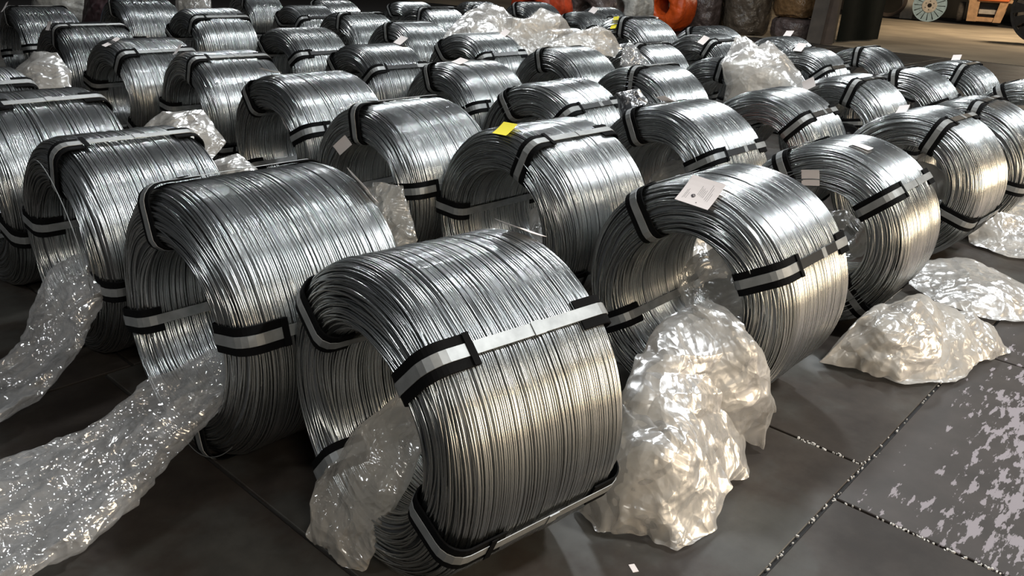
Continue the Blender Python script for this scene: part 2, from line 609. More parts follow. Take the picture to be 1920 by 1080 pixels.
# lengths along the profile: u=0 at the front lip inside the bore, rising over the face to the mantle
U_FACE0, U_TOP = .055, .055 + (RO - RI - .085) + .0785
BANDS = [ribbon('strap', .0125, .0165, .0016, 0, LP, 90, m) for m in (BAND, DBAND)]
PADF = [ribbon('edge_pad', .0065, .042, .0045, -u, U_TOP + w2, 34, PAD) for (u, w2) in ((.05, .075), (.02, .05), (.07, .11))]
U_B0 = U_TOP + (WD - .1)
PADR = ribbon('edge_pad', .0065, .042, .0045, U_B0 - .07, U_B0 + .30, 30, PAD)
MANTLE = ribbon('mantle_strip', .0145, .0175, .0015, U_TOP + .05, U_TOP + WD - .20, 8, DBAND)
KEEP = ribbon('pad_keeper', .0145, .042, .0025, U_TOP + .055, U_TOP + .075, 3, PAD)
SEAL = ribbon('seal_clip', .0142, .0185, .003, U_TOP + .26, U_TOP + .295, 3, BAND)

GROUP = 'coils of galvanised wire lying in rows on the plate floor'
coil_objs = {}


def add_tag(coil_o, R, s, r, ns, nr, phi, size, m=PAPER, label='white paper tag', rot=0.0, print_=False, lift=.012, tilt=0.0):
    ph = math.radians(phi)
    rad = Vector((0, -math.sin(ph), math.cos(ph)))
    tan = Vector((0, -math.cos(ph), -math.sin(ph)))
    ax = Vector((1, 0, 0))
    n = (ax * ns + rad * nr).normalized()
    e1 = (ax * nr - rad * ns).normalized()
    e2 = tan
    if tilt:
        n2 = (n * math.cos(tilt) + e1 * math.sin(tilt)); e1 = (e1 * math.cos(tilt) - n * math.sin(tilt)); n = n2
    ex = e1 * math.cos(rot) + e2 * math.sin(rot)
    ey = e2 * math.cos(rot) - e1 * math.sin(rot)
    c = Vector((0, 0, R)) + ax * s + rad * r + n * lift
    T = Matrix.Identity(4)
    for i in range(3):
        T[i][0] = ex[i]; T[i][1] = ey[i]; T[i][2] = n[i]; T[i][3] = c[i]
    if T.to_3x3().determinant() < 0:
        for i in range(3):
            T[i][1] = -T[i][1]
    hx, hy = size[0] / 2, size[1] / 2
    # a slightly curled card with real thickness
    k = 7
    V = []; F = []
    for i in range(k):
        x = -hx + 2 * hx * i / (k - 1)
        z = .05 * (x / hx) ** 2 * hx * 1.2
        for (y, dz) in ((-hy, 0), (hy, 0), (hy, .0006), (-hy, .0006)):
            V.append((x, y, z + dz))
    for i in range(k - 1):
        for j in range(4):
            F.append((i * 4 + j, i * 4 + (j + 1) % 4, i * 4 + 4 + (j + 1) % 4, i * 4 + 4 + j))
    F += [(0, 3, 2, 1), (k * 4 - 4, k * 4 - 3, k * 4 - 2, k * 4 - 1)]
    o = link('paper_tag', mesh_py('paper_tag', V, F, [m]), coil_o)
    o.matrix_local = T
    o['label'] = label
    if print_:
        P = MB()
        z = .0035
        rr_ = random.Random(3)

        def bar(x0, x1, y, t=.0007):
            n_ = len(P.v)
            for (x, yy) in ((x0, y - t), (x1, y - t), (x1, y + t), (x0, y + t)):
                P.v.append((x, yy, .0009 + .06 * (x / hx) ** 2 * hx))
            P.f.append((n_, n_ + 1, n_ + 2, n_ + 3))

        def row(x0, x1, y):
            x = x0
            while x < x1:
                w_ = rr_.uniform(.0022, .006)
                bar(x, min(x1, x + w_), y); x += w_ + .0012
        for y, a_, b_ in ((-.048, -.045, -.002), (-.043, -.040, .004), (-.036, -.042, -.012)):
            row(a_, b_, y)
        for i, (a_, b_) in enumerate(((-.012, .030), (-.014, .020), (-.016, .022), (-.018, .014), (-.020, .018))):
            row(a_, b_, -.004 + i * .006)
        row(-.026, .046, .030); row(-.030, .034, .037); row(-.030, .010, .044)
        # emblem: dark ring with a letter-like bar, peaked roof over it
        n_ = len(P.v)
        cx, cy = -.022, -.014
        for k2 in range(24):
            a_ = 2 * PI * k2 / 24
            for r_ in (.0042, .0075):
                P.v.append((cx + r_ * math.cos(a_), cy + r_ * math.sin(a_), .0022))
        for k2 in range(24):
            if k2 in (3,):
                continue
            a_ = n_ + k2 * 2; b_ = n_ + (k2 * 2 + 2) % 48
            P.f.append((a_, a_ + 1, b_ + 1, b_))
        n_ = len(P.v)
        P.v += [(cx - .010, cy - .001, .002), (cx - .002, cy - .010, .002), (cx + .006, cy - .008, .002), (cx - .007, cy + .006, .002)]
        P.f.append((n_, n_ + 1, n_ + 2, n_ + 3))
        bar(cx - .001, cx + .004, cy + .001, .001)
        n_ = len(P.v)
        for k2 in range(10):
            a_ = 2 * PI * k2 / 10
            P.v.append((-.048 + .0022 * math.cos(a_), .012 + .0022 * math.sin(a_), .0035))
        P.f.append(tuple(range(n_, n_ + 10)))
        P.v = [(v_[0], -v_[1], v_[2]) for v_ in P.v]
        p = link('tag_print', mesh_py('tag_print', P.v, P.f, [INK]), o)
        p['label'] = 'rows of small dark print and a round emblem'
        p['kind'] = 'stuff'
    return o


def make_coil(key, x, y, yaw, dR, dW, dI, straps, near, var, rot, dark, label):
    o = bpy.data.objects.new('wire_coil', None)
    COL.objects.link(o)
    o.empty_display_size = .2
    o.location = (x, y, 0); o.rotation_euler = (0, 0, yaw)
    tag(o, label, 'wire coil', GROUP)
    R = RO + dR; W = WD + dW
    sc3 = (W / WD, R / RO, R / RO)
    ms = (NEAR if near else FAR)
    wn = link('wire_winding', ms[var % len(ms)], o, (0, 0, R), (math.radians(rot), 0, 0), sc3)
    if var % 2:
        wn.scale = (-sc3[0], sc3[1], sc3[2])
    wn['kind'] = 'stuff'
    angs = list(straps)
    if not angs:
        angs = [25]
    while len(angs) < 4:
        c = (angs[0] + 90 * len(angs))
        for q in range(4):
            c = angs[0] + 90 * (q + 1)
            if all(abs((c - a + 180) % 360 - 180) > 42 for a in angs):
                break
        else:
            break
        angs.append(c)
    rg = random.Random(hash(key) if False else sum(ord(ch) * (i + 3) for i, ch in enumerate(key)))
    for i, a in enumerate(angs):
        dk = 1 if (dark == 1 or (dark == 2 and i % 2)) else 0
        b = link('strap', BANDS[0], o, (0, 0, R), (math.radians(a), 0, 0), sc3)
        if dk:
            link('mantle_strip', MANTLE, b)['label'] = 'dark strip over the strap on the outside of the coil'
        link('edge_pad', PADF[rg.choice((0, 0, 1, 2))], b)
        link('edge_pad', PADR, b)
        kk = link('pad_keeper', KEEP, b)
        if near:
            sl = link('seal_clip', SEAL, b)
    coil_objs[key] = (o, R)
    return o


# key, x, y, yaw, dR, dW, dI, strap angles, near mesh, variant, rotation, dark bands, label
COILS = [
 ('C1', -0.16, 2.036, .714, 0, -.021, .010, (-52, 44, 113, -139), 1, 0, 0, 0, 'largest galvanised wire coil at the front centre, clear film hanging out of its hole'),
 ('C2', -.851, 2.581, .829, .012, .036, -.029, (-17, 76, 165, -105), 1, 1, 70, 0, 'wide grey wire coil behind the front coil, long clear sheet trailing from its hole'),
 ('C3', .812, 3.055, .855, -.001, -.015, -.029, (-35, 60, 145, -123), 1, 2, 10, 2, 'wire coil carrying a large printed white diamond tag on its shoulder'),
 ('C4', 1.595, 3.941, .877, -.009, -.004, .015, (-32, 48, 133, -125), 1, 0, 140, 0, 'wire coil with two small paper tags, right behind the coil with the printed tag'),
 ('C5', 2.479, 5.001, .820, 0, -.002, .007, (21, 107, -70, -160), 1, 1, 200, 1, 'wire coil with black straps, pale film in its hole, behind the two-tag coil'),
 ('C6', 3.069, 5.607, .855, 0, 0, 0, (7, 97, -83, 187), 1, 2, 80, 1, 'wire coil peeking out right behind the black-strapped coil at the right aisle'),
 ('C48', 4.274, 6.996, .841, 0, 0, 0, (-31, 59), 1, 0, 20, 1, 'half-hidden wire coil cut by the right picture edge, farthest along the aisle'),
 ('C7', -1.602, 3.224, .825, -.001, -.035, .026, (13, 96, -84, 186), 1, 2, 100, 0, 'dark-faced wire coil at the left with dusty film pouring from its hole'),
 ('C8', -2.338, 3.881, .874, .012, -.002, .011, (20, 105, -70, 195), 1, 1, 300, 0, 'big wire coil cut off by the left picture edge, beside the dark-faced coil'),
 ('C9', .122, 3.816, .833, .008, .005, .028, (22, 110, -88, 200), 1, 0, 230, 0, 'wire coil with a yellow diamond tag on its top and white film in its hole'),
 ('C10', -.605, 4.311, .858, -.001, -.003, -.013, (-8, 77, 167, -100), 1, 1, 120, 0, 'wire coil with two cream tags on its left face, left of the yellow-tagged coil'),
 ('C11', -1.304, 5.083, .848, .004, .017, -.023, (-35, 64, 150, -120), 1, 2, 180, 0, 'wire coil with a folded tag on top and a cream tag in the hole rim'),
 ('C12', -2.15, 5.95, .820, .005, 0, .012, (20, -84, 110, 190), 1, 0, 60, 0, 'wire coil with strap patches at left rim and top, behind the dark-faced coil'),
 ('C13', -2.972, 6.535, .906, .002, .015, -.002, (34, -73, 120, 200), 1, 1, 40, 0, 'wire coil with a curled white tag lying on its front shoulder at upper left'),
 ('C14', -3.896, 7.486, .876, .005, .024, -.018, (16, -80, 106, 190), 0, 2, 0, 0, 'shiny wire coil with a brownish strap, above the small round film bag'),
 ('C15', -5.16, 9.001, .853, .001, .006, 0, (-10, 80, 170, -100), 0, 0, 0, 0, 'bright wire coil in the upper left picture corner'),
 ('C16', -3.115, 4.585, .840, 0, 0, 0, (30,), 0, 1, 0, 0, 'wire coil mostly hidden behind the big left-edge coil'),
 ('C17', .942, 4.713, .839, .003, .001, .024, (-27, 57, 150, -120), 1, 2, 250, 2, 'wire coil with a cream tag on top, brown-grey film filling its hole'),
 ('C18', 1.717, 5.55, .899, 0, -.001, -.011, (42, 130, -50, -140), 1, 0, 310, 1, 'wire coil with a scrap of red wrap in its hole'),
 ('C19', 2.602, 6.611, .850, 0, -.002, .012, (15, 105, -75, 195), 1, 1, 350, 1, 'wire coil with a square cream tag at its left shoulder and one black strap'),
 ('C20', 3.415, 7.417, .880, -.004, -.004, .026, (-100, 60, 150), 0, 2, 60, 1, 'strapless-topped wire coil with a dark open hole, near the right aisle'),
 ('C21', 4.253, 8.329, .845, 0, 0, 0, (16, 106, -74), 0, 0, 90, 1, 'wire coil with a tiny white tag standing against the sandy floor'),
 ('C46', 3.812, 9.464, .841, 0, 0, 0, (-1, 89), 0, 1, 150, 0, 'small far wire coil just below the dark green curtain'),
 ('C45', 2.97, 8.872, .842, 0, 0, 0, (49, 139, -41), 0, 2, 190, 1, 'far wire coil with a long black strap on its flank, beside the tall film'),
 ('C47', 3.156, 10.42, .845, 0, -.001, 0, (43, 133), 0, 0, 220, 1, 'small far wire coil just below the golden-brown bundle'),
 ('C22', .242, 5.373, .895, .001, .001, .014, (-35, 42, 130, -125), 1, 2, 330, 1, 'loosely wound wire coil with black straps, right behind the yellow-tagged coil'),
 ('C23', 1.007, 6.554, .836, .001, .001, 0, (3, 93, -87), 1, 0, 15, 0, 'wire coil with one upright strap patch and grey film at its foot, mid field'),
 ('C24', 1.86, 7.586, .842, 0, 0, 0, (100, -80), 0, 1, 250, 0, 'wire coil half covered by the tall draped film'),
 ('C25', -.407, 6.192, .806, -.001, -.006, -.002, (-19, 64, 150, -110), 1, 1, 280, 0, 'wire coil with a bent cream tag on its crown, left of the loosely wound coil'),
 ('C26', .397, 7.561, .837, .003, .008, 0, (-14, 76), 0, 2, 300, 0, 'wire coil under the tip of the small triangular film'),
 ('C27', 1.233, 8.615, .843, 0, 0, 0, (10, 100), 0, 0, 330, 1, 'wire coil with a wisp of clear film hanging before its hole'),
 ('C28', 2.087, 9.693, .835, .018, .033, 0, (28, 118), 0, 1, 20, 1, 'front one of the two overlapping far coils before the dark bundles'),
 ('C33', 2.388, 10.998, .839, .020, .030, 0, (-21, 69), 0, 2, 60, 1, 'rear one of the two overlapping far coils before the dark bundles'),
 ('C32', 1.34, 10.38, .828, .068, .110, 0, (4, 94), 0, 0, 95, 1, 'far wire coil with a yellow tag, in front of the orange bundle'),
 ('C31', .409, 9.793, .843, 0, .002, 0, (-36, 54), 0, 1, 130, 1, 'far wire coil with two slim straps between the two heaps of film'),
 ('C30', -.435, 8.222, .847, .018, .036, 0, (-40, 50, 140), 0, 2, 165, 1, 'wire coil directly in front of the big film heap'),
 ('C29', -1.238, 7.099, .839, -.001, -.003, 0, (-43, 49, 140), 0, 0, 200, 1, 'wire coil with swirling face and a black strap, behind the folded-tag coil'),
 ('C34', -2.147, 8.157, .850, .002, .010, 0, (-43, 56, 140), 0, 1, 235, 1, 'wire coil with a wavy crown and two strap patches, behind the swirling-face coil'),
 ('C35', -1.24, 9.24, .846, .014, .035, 0, (-7, 83), 0, 2, 270, 1, 'wire coil left of the big film heap with one upright strap'),
 ('C36', -2.003, 10.151, .847, .020, .047, 0, (10, 100), 0, 0, 300, 1, 'far wire coil with an upright strap, second row behind the small swirl coil'),
 ('C37', -3.432, 9.252, .858, .029, .058, 0, (32, 122), 0, 1, 335, 0, 'bright barrel-shaped wire coil with a curved strap over its left shoulder'),
 ('C38', -4.626, 10.237, .857, .032, .086, 0, (-5, 85), 0, 2, 10, 0, 'tall bright wire coil at the top edge, right of the dark maroon cloth'),
 ('C40', -2.971, 11.532, .841, 0, -.002, 0, (46, 136), 0, 0, 50, 1, 'dark shiny far coil with a black bow-like strap'),
 ('C41', -1.276, 11.794, .845, .027, .059, 0, (12, 102), 0, 1, 85, 1, 'far wire coil with an upright black strap left of the film heap'),
 ('C42', .096, 14.054, .841, .037, .069, 0, (-15, 75), 0, 2, 120, 1, 'far wire coil before the red wrapped bundle'),
 ('C44', .93, 13.60, .844, 0, 0, 0, (58,), 0, 0, 155, 1, 'small far wire coil with a white tag by the film heap'),
 ('C43', 1.35, 15.2, .843, 0, 0, 0, (50,), 0, 1, 190, 0, 'bright far wire coil before the whitish bundle'),
 ('C39', -4.333, 13.728, .849, .001, .003, 0, (20,), 0, 2, 225, 0, 'bright wire coil at the top edge right of the pinkish film'),
 ('C50', -2.95, 13.1, .844, 0, 0, 0, (-20,), 0, 1, 20, 1, 'dark wire coil at the top edge above the bow-strapped one'),
 ('C49', -1.85, 13.7, .844, 0, 0, 0, (60,), 0, 0, 260, 1, 'wire coil at the top edge with a black knot of strap'),
 ('C51', -.85, 14.9, .846, 0, 0, 0, (30,), 0, 1, 300, 0, 'wire coil at the top edge behind the film heap'),
]
for row in COILS:
    make_coil(*row)


def T_(key, *a, **k):
    o, R = coil_objs[key]
    return add_tag(o, R, *a, **k)


T_('C3', -.271, .412, -.60, .80, 4, (.125, .135), print_=True, label='large white printed tag held by one wire', lift=.016)
T_('C9', -.26, .437, -.5, .87, -2, (.085, .085), m=YPAPER, label='yellow square paper tag')
T_('C4', -.290, .297, -.9, -.43, -10, (.075, .085), tilt=.35)
T_('C4', -.094, .431, 0, 1, 10, (.075, .10))
T_('C10', -.257, .43, -.5, .87, -20, (.13, .05), tilt=.3)
T_('C10', -.285, .275, -.9, -.3, -36, (.06, .13))
T_('C11', -.241, .441, -.24, .97, -8, (.13, .05), tilt=.5, lift=.03)
T_('C11', -.287, .262, -.8, -.5, 40, (.07, .06))
T_('C17', -.022, .442, 0, 1, -16, (.14, .06), tilt=.35, lift=.02)
T_('C19', -.268, .421, -.64, .77, -32, (.08, .10), tilt=-.6, lift=.04)
T_('C25', -.123, .438, 0, 1, 6, (.09, .09), tilt=-.3, lift=.02)
T_('C2', .27, .440, .4, .9, 24, (.10, .12), tilt=.4, lift=.02)
T_('C1', .24, .440, .3, .95, -2, (.12, .10), tilt=.1, lift=.012)
T_('C13', -.26, .42, -.6, .8, 6, (.13, .06), tilt=.2)
T_('C12', -.232, .442, -.24, .97, -14, (.09, .06), tilt=-.6, lift=.04)
T_('C14', -.283, .415, -.75, .66, -2, (.08, .07), tilt=-.3, lift=.02)
T_('C15', -.263, .425, -.57, .82, -14, (.12, .07), tilt=-.3, lift=.03)
T_('C32', -.32, .44, -.6, .7, -10, (.16, .08), m=YPAPER, label='yellow paper tag', tilt=-.3, lift=.02)
T_('C32', .29, .45, .2, .97, 8, (.10, .08), tilt=-1.0, lift=.05)
T_('C28', -.304, .412, -.89, .46, 16, (.12, .08), tilt=.4, lift=.02)
T_('C45', -.232, .438, -.3, .95, 0, (.13, .09), tilt=-.3, lift=.03)
T_('C47', .18, .44, 0, 1, -4, (.12, .10), tilt=-.6, lift=.03)
T_('C21', .18, .44, 0, 1, -8, (.08, .08), tilt=-.7, lift=.03)
T_('C29', .22, .44, .2, .95, 8, (.10, .09), tilt=-.8, lift=.04)
T_('C44', .095, .439, 0, 1, 12, (.14, .12), tilt=-.7, lift=.04)
T_('C30', .249, .45, .22, .97, 14, (.08, .08), tilt=-.9, lift=.04)
T_('C5', -.19, .44, -.1, 1, -14, (.08, .06), tilt=-.4, lift=.02)


# one loose wire lies over the printed tag, a few hang off the faces
def loose_arc(key, s0, r0, p0, p1, ds, dr, n=30, wr=.0016):
    o, R = coil_objs[key]
    pts = []
    for i in range(n):
        t = i / (n - 1); p = math.radians(p0 + (p1 - p0) * t)
        r = r0 + dr * math.sin(PI * t); s = s0 + ds * math.sin(PI * t)
        pts.append(Vector((s, -r * math.sin(p), R + r * math.cos(p))))
    V = []; F = []
    for i, c in enumerate(pts):
        d = (pts[min(n - 1, i + 1)] - pts[max(0, i - 1)]).normalized()
        a = d.cross(Vector((1, .1, .1))).normalized(); b = d.cross(a)
        for k in range(5):
            an = 2 * PI * k / 5
            V.append(c + (a * math.cos(an) + b * math.sin(an)) * wr)
    for i in range(n - 1):
        for k in range(5):
            F.append((i * 5 + k, i * 5 + (k + 1) % 5, i * 5 + 5 + (k + 1) % 5, i * 5 + 5 + k))
    link('loose_wire', mesh_py('loose_wire', V, F, [BAND], True), o)


loose_arc('C3', -.293, .405, -12, 16, -.004, .006)
loose_arc('C3', -.305, .36, 118, 150, -.02, .03)
loose_arc('C7', -.31, .36, -10, 100, -.03, .04)
loose_arc('C9', -.28, .30, 35, 95, -.02, -.03)
loose_arc('C22', -.28, .40, -20, 45, -.03, .04)
loose_arc('C2', -.30, .42, 140, 200, -.02, .02)

# ------------------------------------------------------------------ plastic film


def tri(t):
    return np.abs(np.mod(t, 1.0) - .5) * 4 - 1


def fold(p, rg, scale, amp, octaves=6, bias=None, dec=.58):
    """crumple: sharp triangular folds in many directions, each warped by the last; displaces p in place"""
    q = p.copy()
    out = np.zeros_like(p)
    for k in range(octaves):
        lam = scale * (.64 ** k)
        for _ in range(2):
            d = rg.normal(size=3)
            if bias is not None:
                d -= bias * (d @ bias) * .8
            d /= np.linalg.norm(d)
            m = rg.normal(size=3); m /= np.linalg.norm(m)
            wv = rg.normal(size=3); wv /= np.linalg.norm(wv)
            t = (q @ d) / lam + rg.uniform(0, 1) + .22 * np.sin((q @ wv) / lam * 2.2 + rg.uniform(0, 6))
            # let each fold fade in and out
            mask = .35 + .65 * np.clip(np.sin((q @ wv) / lam * 1.3 + rg.uniform(0, 6)) + .3, 0, 1)
            out += (tri(t) * mask)[:, None] * m * (amp * (dec ** k))
        q = p + out
    return out


def film_patch(name, outline, centre, bulge, m, label, cat, seed=1, amp=.03, scale=.22, nr=70, nt=240, layers=2, group=None, zmin=.004, jag=.012, dec=.60, parent=None):
    rg = np.random.default_rng(seed)
    out = np.array(outline, float)
    k = len(out)
    t = np.linspace(0, k, nt, endpoint=False)
    i = t.astype(int); fr = (t - i)[:, None]
    fr = fr * fr * (3 - 2 * fr) * .5 + fr * .5
    ring = out[i % k] * (1 - fr) + out[(i + 1) % k] * fr
    V = []; F = []; base = 0
    for ly in range(layers):
        c = np.array(centre, float)
        s = np.linspace(0.0, 1, nr)[:, None, None]
        b = np.array(bulge, float) * (1 - .55 * ly)
        prof = (1 - s ** 2.6)
        # smooth (harmonic) sheet spanned inside the rim, lifted to the centre height
        fc = np.fft.fft(ring, axis=0)
        kk = np.abs(np.fft.fftfreq(nt, 1 / nt))[None, :, None]
        P = np.real(np.fft.ifft(fc[None] * np.where(kk == 0, 1.0, np.maximum(s, 1e-6) ** kk), axis=1))
        c0 = ring.mean(0)
        P = P + (c - c0) * (1 - s ** 2) + prof * b
        # broad lumps so that the heap is not a cone
        lp = P.reshape(-1, 3)
        for q in range(3):
            dd = rg.normal(size=3); dd /= np.linalg.norm(dd); mm = rg.normal(size=3); mm[2] = abs(mm[2]) + .6; mm /= np.linalg.norm(mm)
            lp = lp + (np.sin((lp @ dd) / (scale * (1.3 - .3 * q)) * 6.28 + rg.uniform(0, 6)) * amp * .6)[:, None] * mm * np.repeat((1 - s.ravel() ** 2), nt)[:, None]
        P = lp.reshape(P.shape)
        # uneven rim
        rim = 1 + jag * np.sin(t * 5.1 + seed + ly * 2)[None, :, None] + jag * .7 * np.sin(t * 11.7 + 2 * seed + ly)[None, :, None]
        P = c + (P - c) * (1 + (rim - 1) * s ** 3)
        P = P.reshape(-1, 3)
        D = fold(P, rg, scale, amp, dec=dec)
        sv = np.repeat(s.ravel(), nt)
        P = P + D * (1 - .45 * sv ** 4)[:, None]
        P[:, 2] = np.where(P[:, 2] < zmin + .02, zmin + .02 * np.exp((P[:, 2] - zmin - .02) / .04), P[:, 2])
        V.append(P)
        F.append(grid_faces(nr, nt, False, True) + base)
        base += len(P)
    o = link(name, mesh_np(name, np.concatenate(V), np.concatenate(F), [m], True), parent)
    return tag(o, label, cat, group)


def film_stream(name, path, widths, heights, m, label, cat, seed=1, amp=.03, scale=.2, nl=170, nc=90, group=None, lay=None, zmin=.004, dec=.60):
    """a bag or hose of film following a path; widths are across (horizontal), heights vertical"""
    rg = np.random.default_rng(seed)
    path = np.array(path, float); k = len(path)
    t = np.linspace(0, k - 1, nl)
    tt = np.arange(k)

    def sm(a):
        a = np.interp(t, tt, a)
        ker = np.hanning(int(nl / k * .9) | 1); ker /= ker.sum()
        h = len(ker) // 2
        return np.convolve(np.pad(a, h, mode='edge'), ker, 'valid')[:nl]
    C = np.stack([sm(path[:, j]) for j in range(3)], 1)
    Wd = sm(np.array(widths, float)); Hg = sm(np.array(heights, float))
    d = np.gradient(C, axis=0); d /= np.linalg.norm(d, axis=1, keepdims=True)
    side = np.cross(d, [0, 0, 1.0]); side /= np.linalg.norm(side, axis=1, keepdims=True)
    if lay is not None:
        side = np.array(lay, float)[None] - d * (d @ np.array(lay, float))[:, None]
        side /= np.linalg.norm(side, axis=1, keepdims=True)
    nrm = np.cross(side, d)
    th = np.linspace(0, 2 * PI, nc, endpoint=False)
    P = C[:, None] + np.cos(th)[None, :, None] * (Wd[:, None, None] / 2) * side[:, None] + np.sin(th)[None, :, None] * (Hg[:, None, None] / 2) * nrm[:, None]
    P = P.reshape(-1, 3)
    D = fold(P, rg, scale, amp, bias=(C[-1] - C[0]) / np.linalg.norm(C[-1] - C[0]), dec=dec)
    P = P + D
    P[:, 2] = np.where(P[:, 2] < zmin + .02, zmin + .02 * np.exp((P[:, 2] - zmin - .02) / .04), P[:, 2])
    o = link(name, mesh_np(name, P, grid_faces(nl, nc, False, True), [m], True))
    return tag(o, label, cat, group)


# milky bag slumped between the front coil and the printed-tag coil
bagA = film_patch('plastic_bag', [(.70, 2.68, .50), (.80, 2.58, .45), (.86, 2.54, .30), (.94, 2.62, .10), (.84, 2.50, .10), (.83, 2.32, .02),
                           (.72, 2.24, .02), (.66, 2.10, .02), (.53, 1.98, .01), (.46, 2.03, .03), (.31, 1.99, .01), (.24, 2.12, .02), (.30, 2.18, .10),
                           (.34, 2.24, .30), (.42, 2.42, .40), (.56, 2.66, .44)],
           (.55, 2.36, .28), (-.02, -.10, .10), MILKY, 'large milky plastic bag slumped on the floor right of the front coil', 'plastic bag',
           seed=4, amp=.034, scale=.42, nr=130, nt=420, dec=.56)
film_patch('bag_fold', [(.36, 2.24, .33), (.46, 2.32, .40), (.60, 2.30, .30), (.72, 2.16, .10), (.66, 2.04, .02), (.54, 1.94, .006), (.44, 1.98, .02), (.33, 2.00, .03), (.30, 2.10, .15)],
           (.48, 2.12, .24), (-.02, -.05, .05), MILKY, None, None, seed=5, amp=.022, scale=.34, nr=80, nt=260, layers=1, jag=.03, parent=bagA)
film_patch('bag_fold', [(.62, 2.62, .50), (.76, 2.56, .52), (.88, 2.54, .34), (.98, 2.60, .12), (.92, 2.50, .03), (.80, 2.42, .10), (.66, 2.40, .34)],
           (.80, 2.50, .32), (.02, -.05, .06), MILKY, None, None, seed=6, amp=.022, scale=.30, nr=60, nt=220, layers=1, jag=.04, parent=bagA)
# milky heap on the floor right of the tagged coil
shB = film_patch('plastic_sheet', [(1.36, 3.22, .02), (1.51, 3.19, .01), (1.67, 3.07, .01), (1.92, 3.12, .01), (2.10, 3.30, .02), (2.32, 3.50, .01),
                             (2.30, 3.66, .05), (2.12, 3.70, .08), (1.98, 3.60, .16), (1.80, 3.46, .24), (1.60, 3.34, .26), (1.44, 3.16, .20)],
           (1.76, 3.36, .14), (0, -.02, .12), MILKY, 'milky plastic sheet heaped on the floor beside the printed-tag coil', 'plastic sheet',
           seed=9, amp=.032, scale=.38, nr=110, nt=380, dec=.56)
film_patch('sheet_fold', [(1.46, 3.20, .14), (1.60, 3.32, .26), (1.80, 3.42, .26), (1.92, 3.34, .14), (1.86, 3.16, .03), (1.66, 3.08, .02), (1.52, 3.12, .04)],
           (1.70, 3.24, .20), (0, -.03, .07), MILKY, None, None, seed=15, amp=.024, scale=.30, nr=60, nt=220, layers=1, jag=.04, parent=shB)
film_patch('sheet_fold', [(1.90, 3.50, .12), (2.05, 3.62, .14), (2.30, 3.62, .06), (2.36, 3.48, .01), (2.18, 3.34, .01), (1.98, 3.32, .05)],
           (2.12, 3.48, .10), (0, -.02, .05), MILKY, None, None, seed=16, amp=.02, scale=.28, nr=50, nt=180, layers=1, jag=.04, parent=shB)
film_patch('plastic_sheet', [(2.16, 4.24, .05), (2.30, 4.33, .14), (2.50, 4.40, .15), (2.72, 4.40, .10), (2.90, 4.25, .04), (2.82, 3.98, .01),
                             (2.62, 3.84, .01), (2.44, 3.82, .02), (2.24, 3.92, .05)],
           (2.50, 4.12, .07), (0, 0, .08), MILKY, 'thin milky plastic sheet lying flat beyond the heap, at the aisle edge', 'plastic sheet',
           seed=14, amp=.022, scale=.36, nr=80, nt=260)
film_patch('plastic_sheet', [(2.98, 5.13, .02), (2.96, 5.16, .2), (3.12, 5.26, .26), (3.35, 5.45, .24), (3.7, 5.6, .2), (3.75, 5.2, .02),
                             (3.35, 4.82, .01), (3.10, 4.88, .01)],
           (3.30, 5.15, .12), (0, 0, .06), MILKY, 'milky plastic sheet lying at the right picture edge beside the black-strapped coil', 'plastic sheet',
           seed=21, amp=.02, scale=.24, nr=60, nt=220)
# film out of the front coil's hole
film_stream('plastic_sheet', [(-.10, 2.22, .42), (-.22, 2.10, .40), (-.32, 1.98, .33), (-.39, 1.91, .22), (-.44, 1.87, .11), (-.47, 1.84, .015)],
            [.20, .24, .27, .28, .26, .22], [.05, .07, .09, .09, .07, .03], SEMI,
            'folded milky sheet hanging out of the hole of the front coil', 'plastic sheet', seed=31, amp=.016, scale=.18, nl=200, nc=150, lay=(.80, -.35, .35))
# long clear sheet from the second coil
film_stream('plastic_sheet', [(-.80, 2.48, .30), (-.92, 2.32, .32), (-1.03, 2.18, .26), (-1.16, 2.07, .15), (-1.28, 1.95, .09), (-1.42, 1.82, .07), (-1.62, 1.68, .06)],
            [.18, .20, .34, .40, .56, .58, .68], [.10, .12, .14, .14, .12, .10, .08], CLEAR,
            'long crinkled clear sheet trailing from the wide coil to the lower left floor', 'plastic sheet', seed=35, amp=.024, scale=.26, nl=340, nc=240, dec=.70)
# dusty clear sheet from the dark coil
film_stream('plastic_sheet', [(-1.52, 3.05, .36), (-1.62, 2.88, .42), (-1.68, 2.80, .30), (-1.72, 2.72, .17), (-1.76, 2.58, .10), (-1.84, 2.40, .07), (-1.98, 2.22, .06)],
            [.32, .34, .32, .34, .38, .44, .5], [.10, .12, .12, .12, .10, .08, .07], CLEAR,
            'dusty clear sheet falling from the dark-faced coil at the left', 'plastic sheet', seed=41, amp=.022, scale=.24, nl=280, nc=190, dec=.70, lay=(.80, -.35, .2))


# film balled inside the holes of coils
def hole_film(key, m, label, seed, s0=-.1, s1=.25, rr=.16, zc=-.05, amp=.02):
    o, R = coil_objs[key]
    Mx = o.matrix_basis
    pts = []
    for t in np.linspace(0, 1, 5):
        pts.append(tuple(Mx @ Vector((s0 + (s1 - s0) * t, 0, R + zc))))
    film_stream('plastic_sheet', pts, [rr * .4, rr * 1.8, rr * 2.1, rr * 1.8, rr * .5], [rr * .3, rr * 1.5, rr * 1.8, rr * 1.5, rr * .4], m,
                label, 'plastic sheet', seed=seed, amp=amp, scale=.2, nl=70, nc=60, zmin=R - .235)


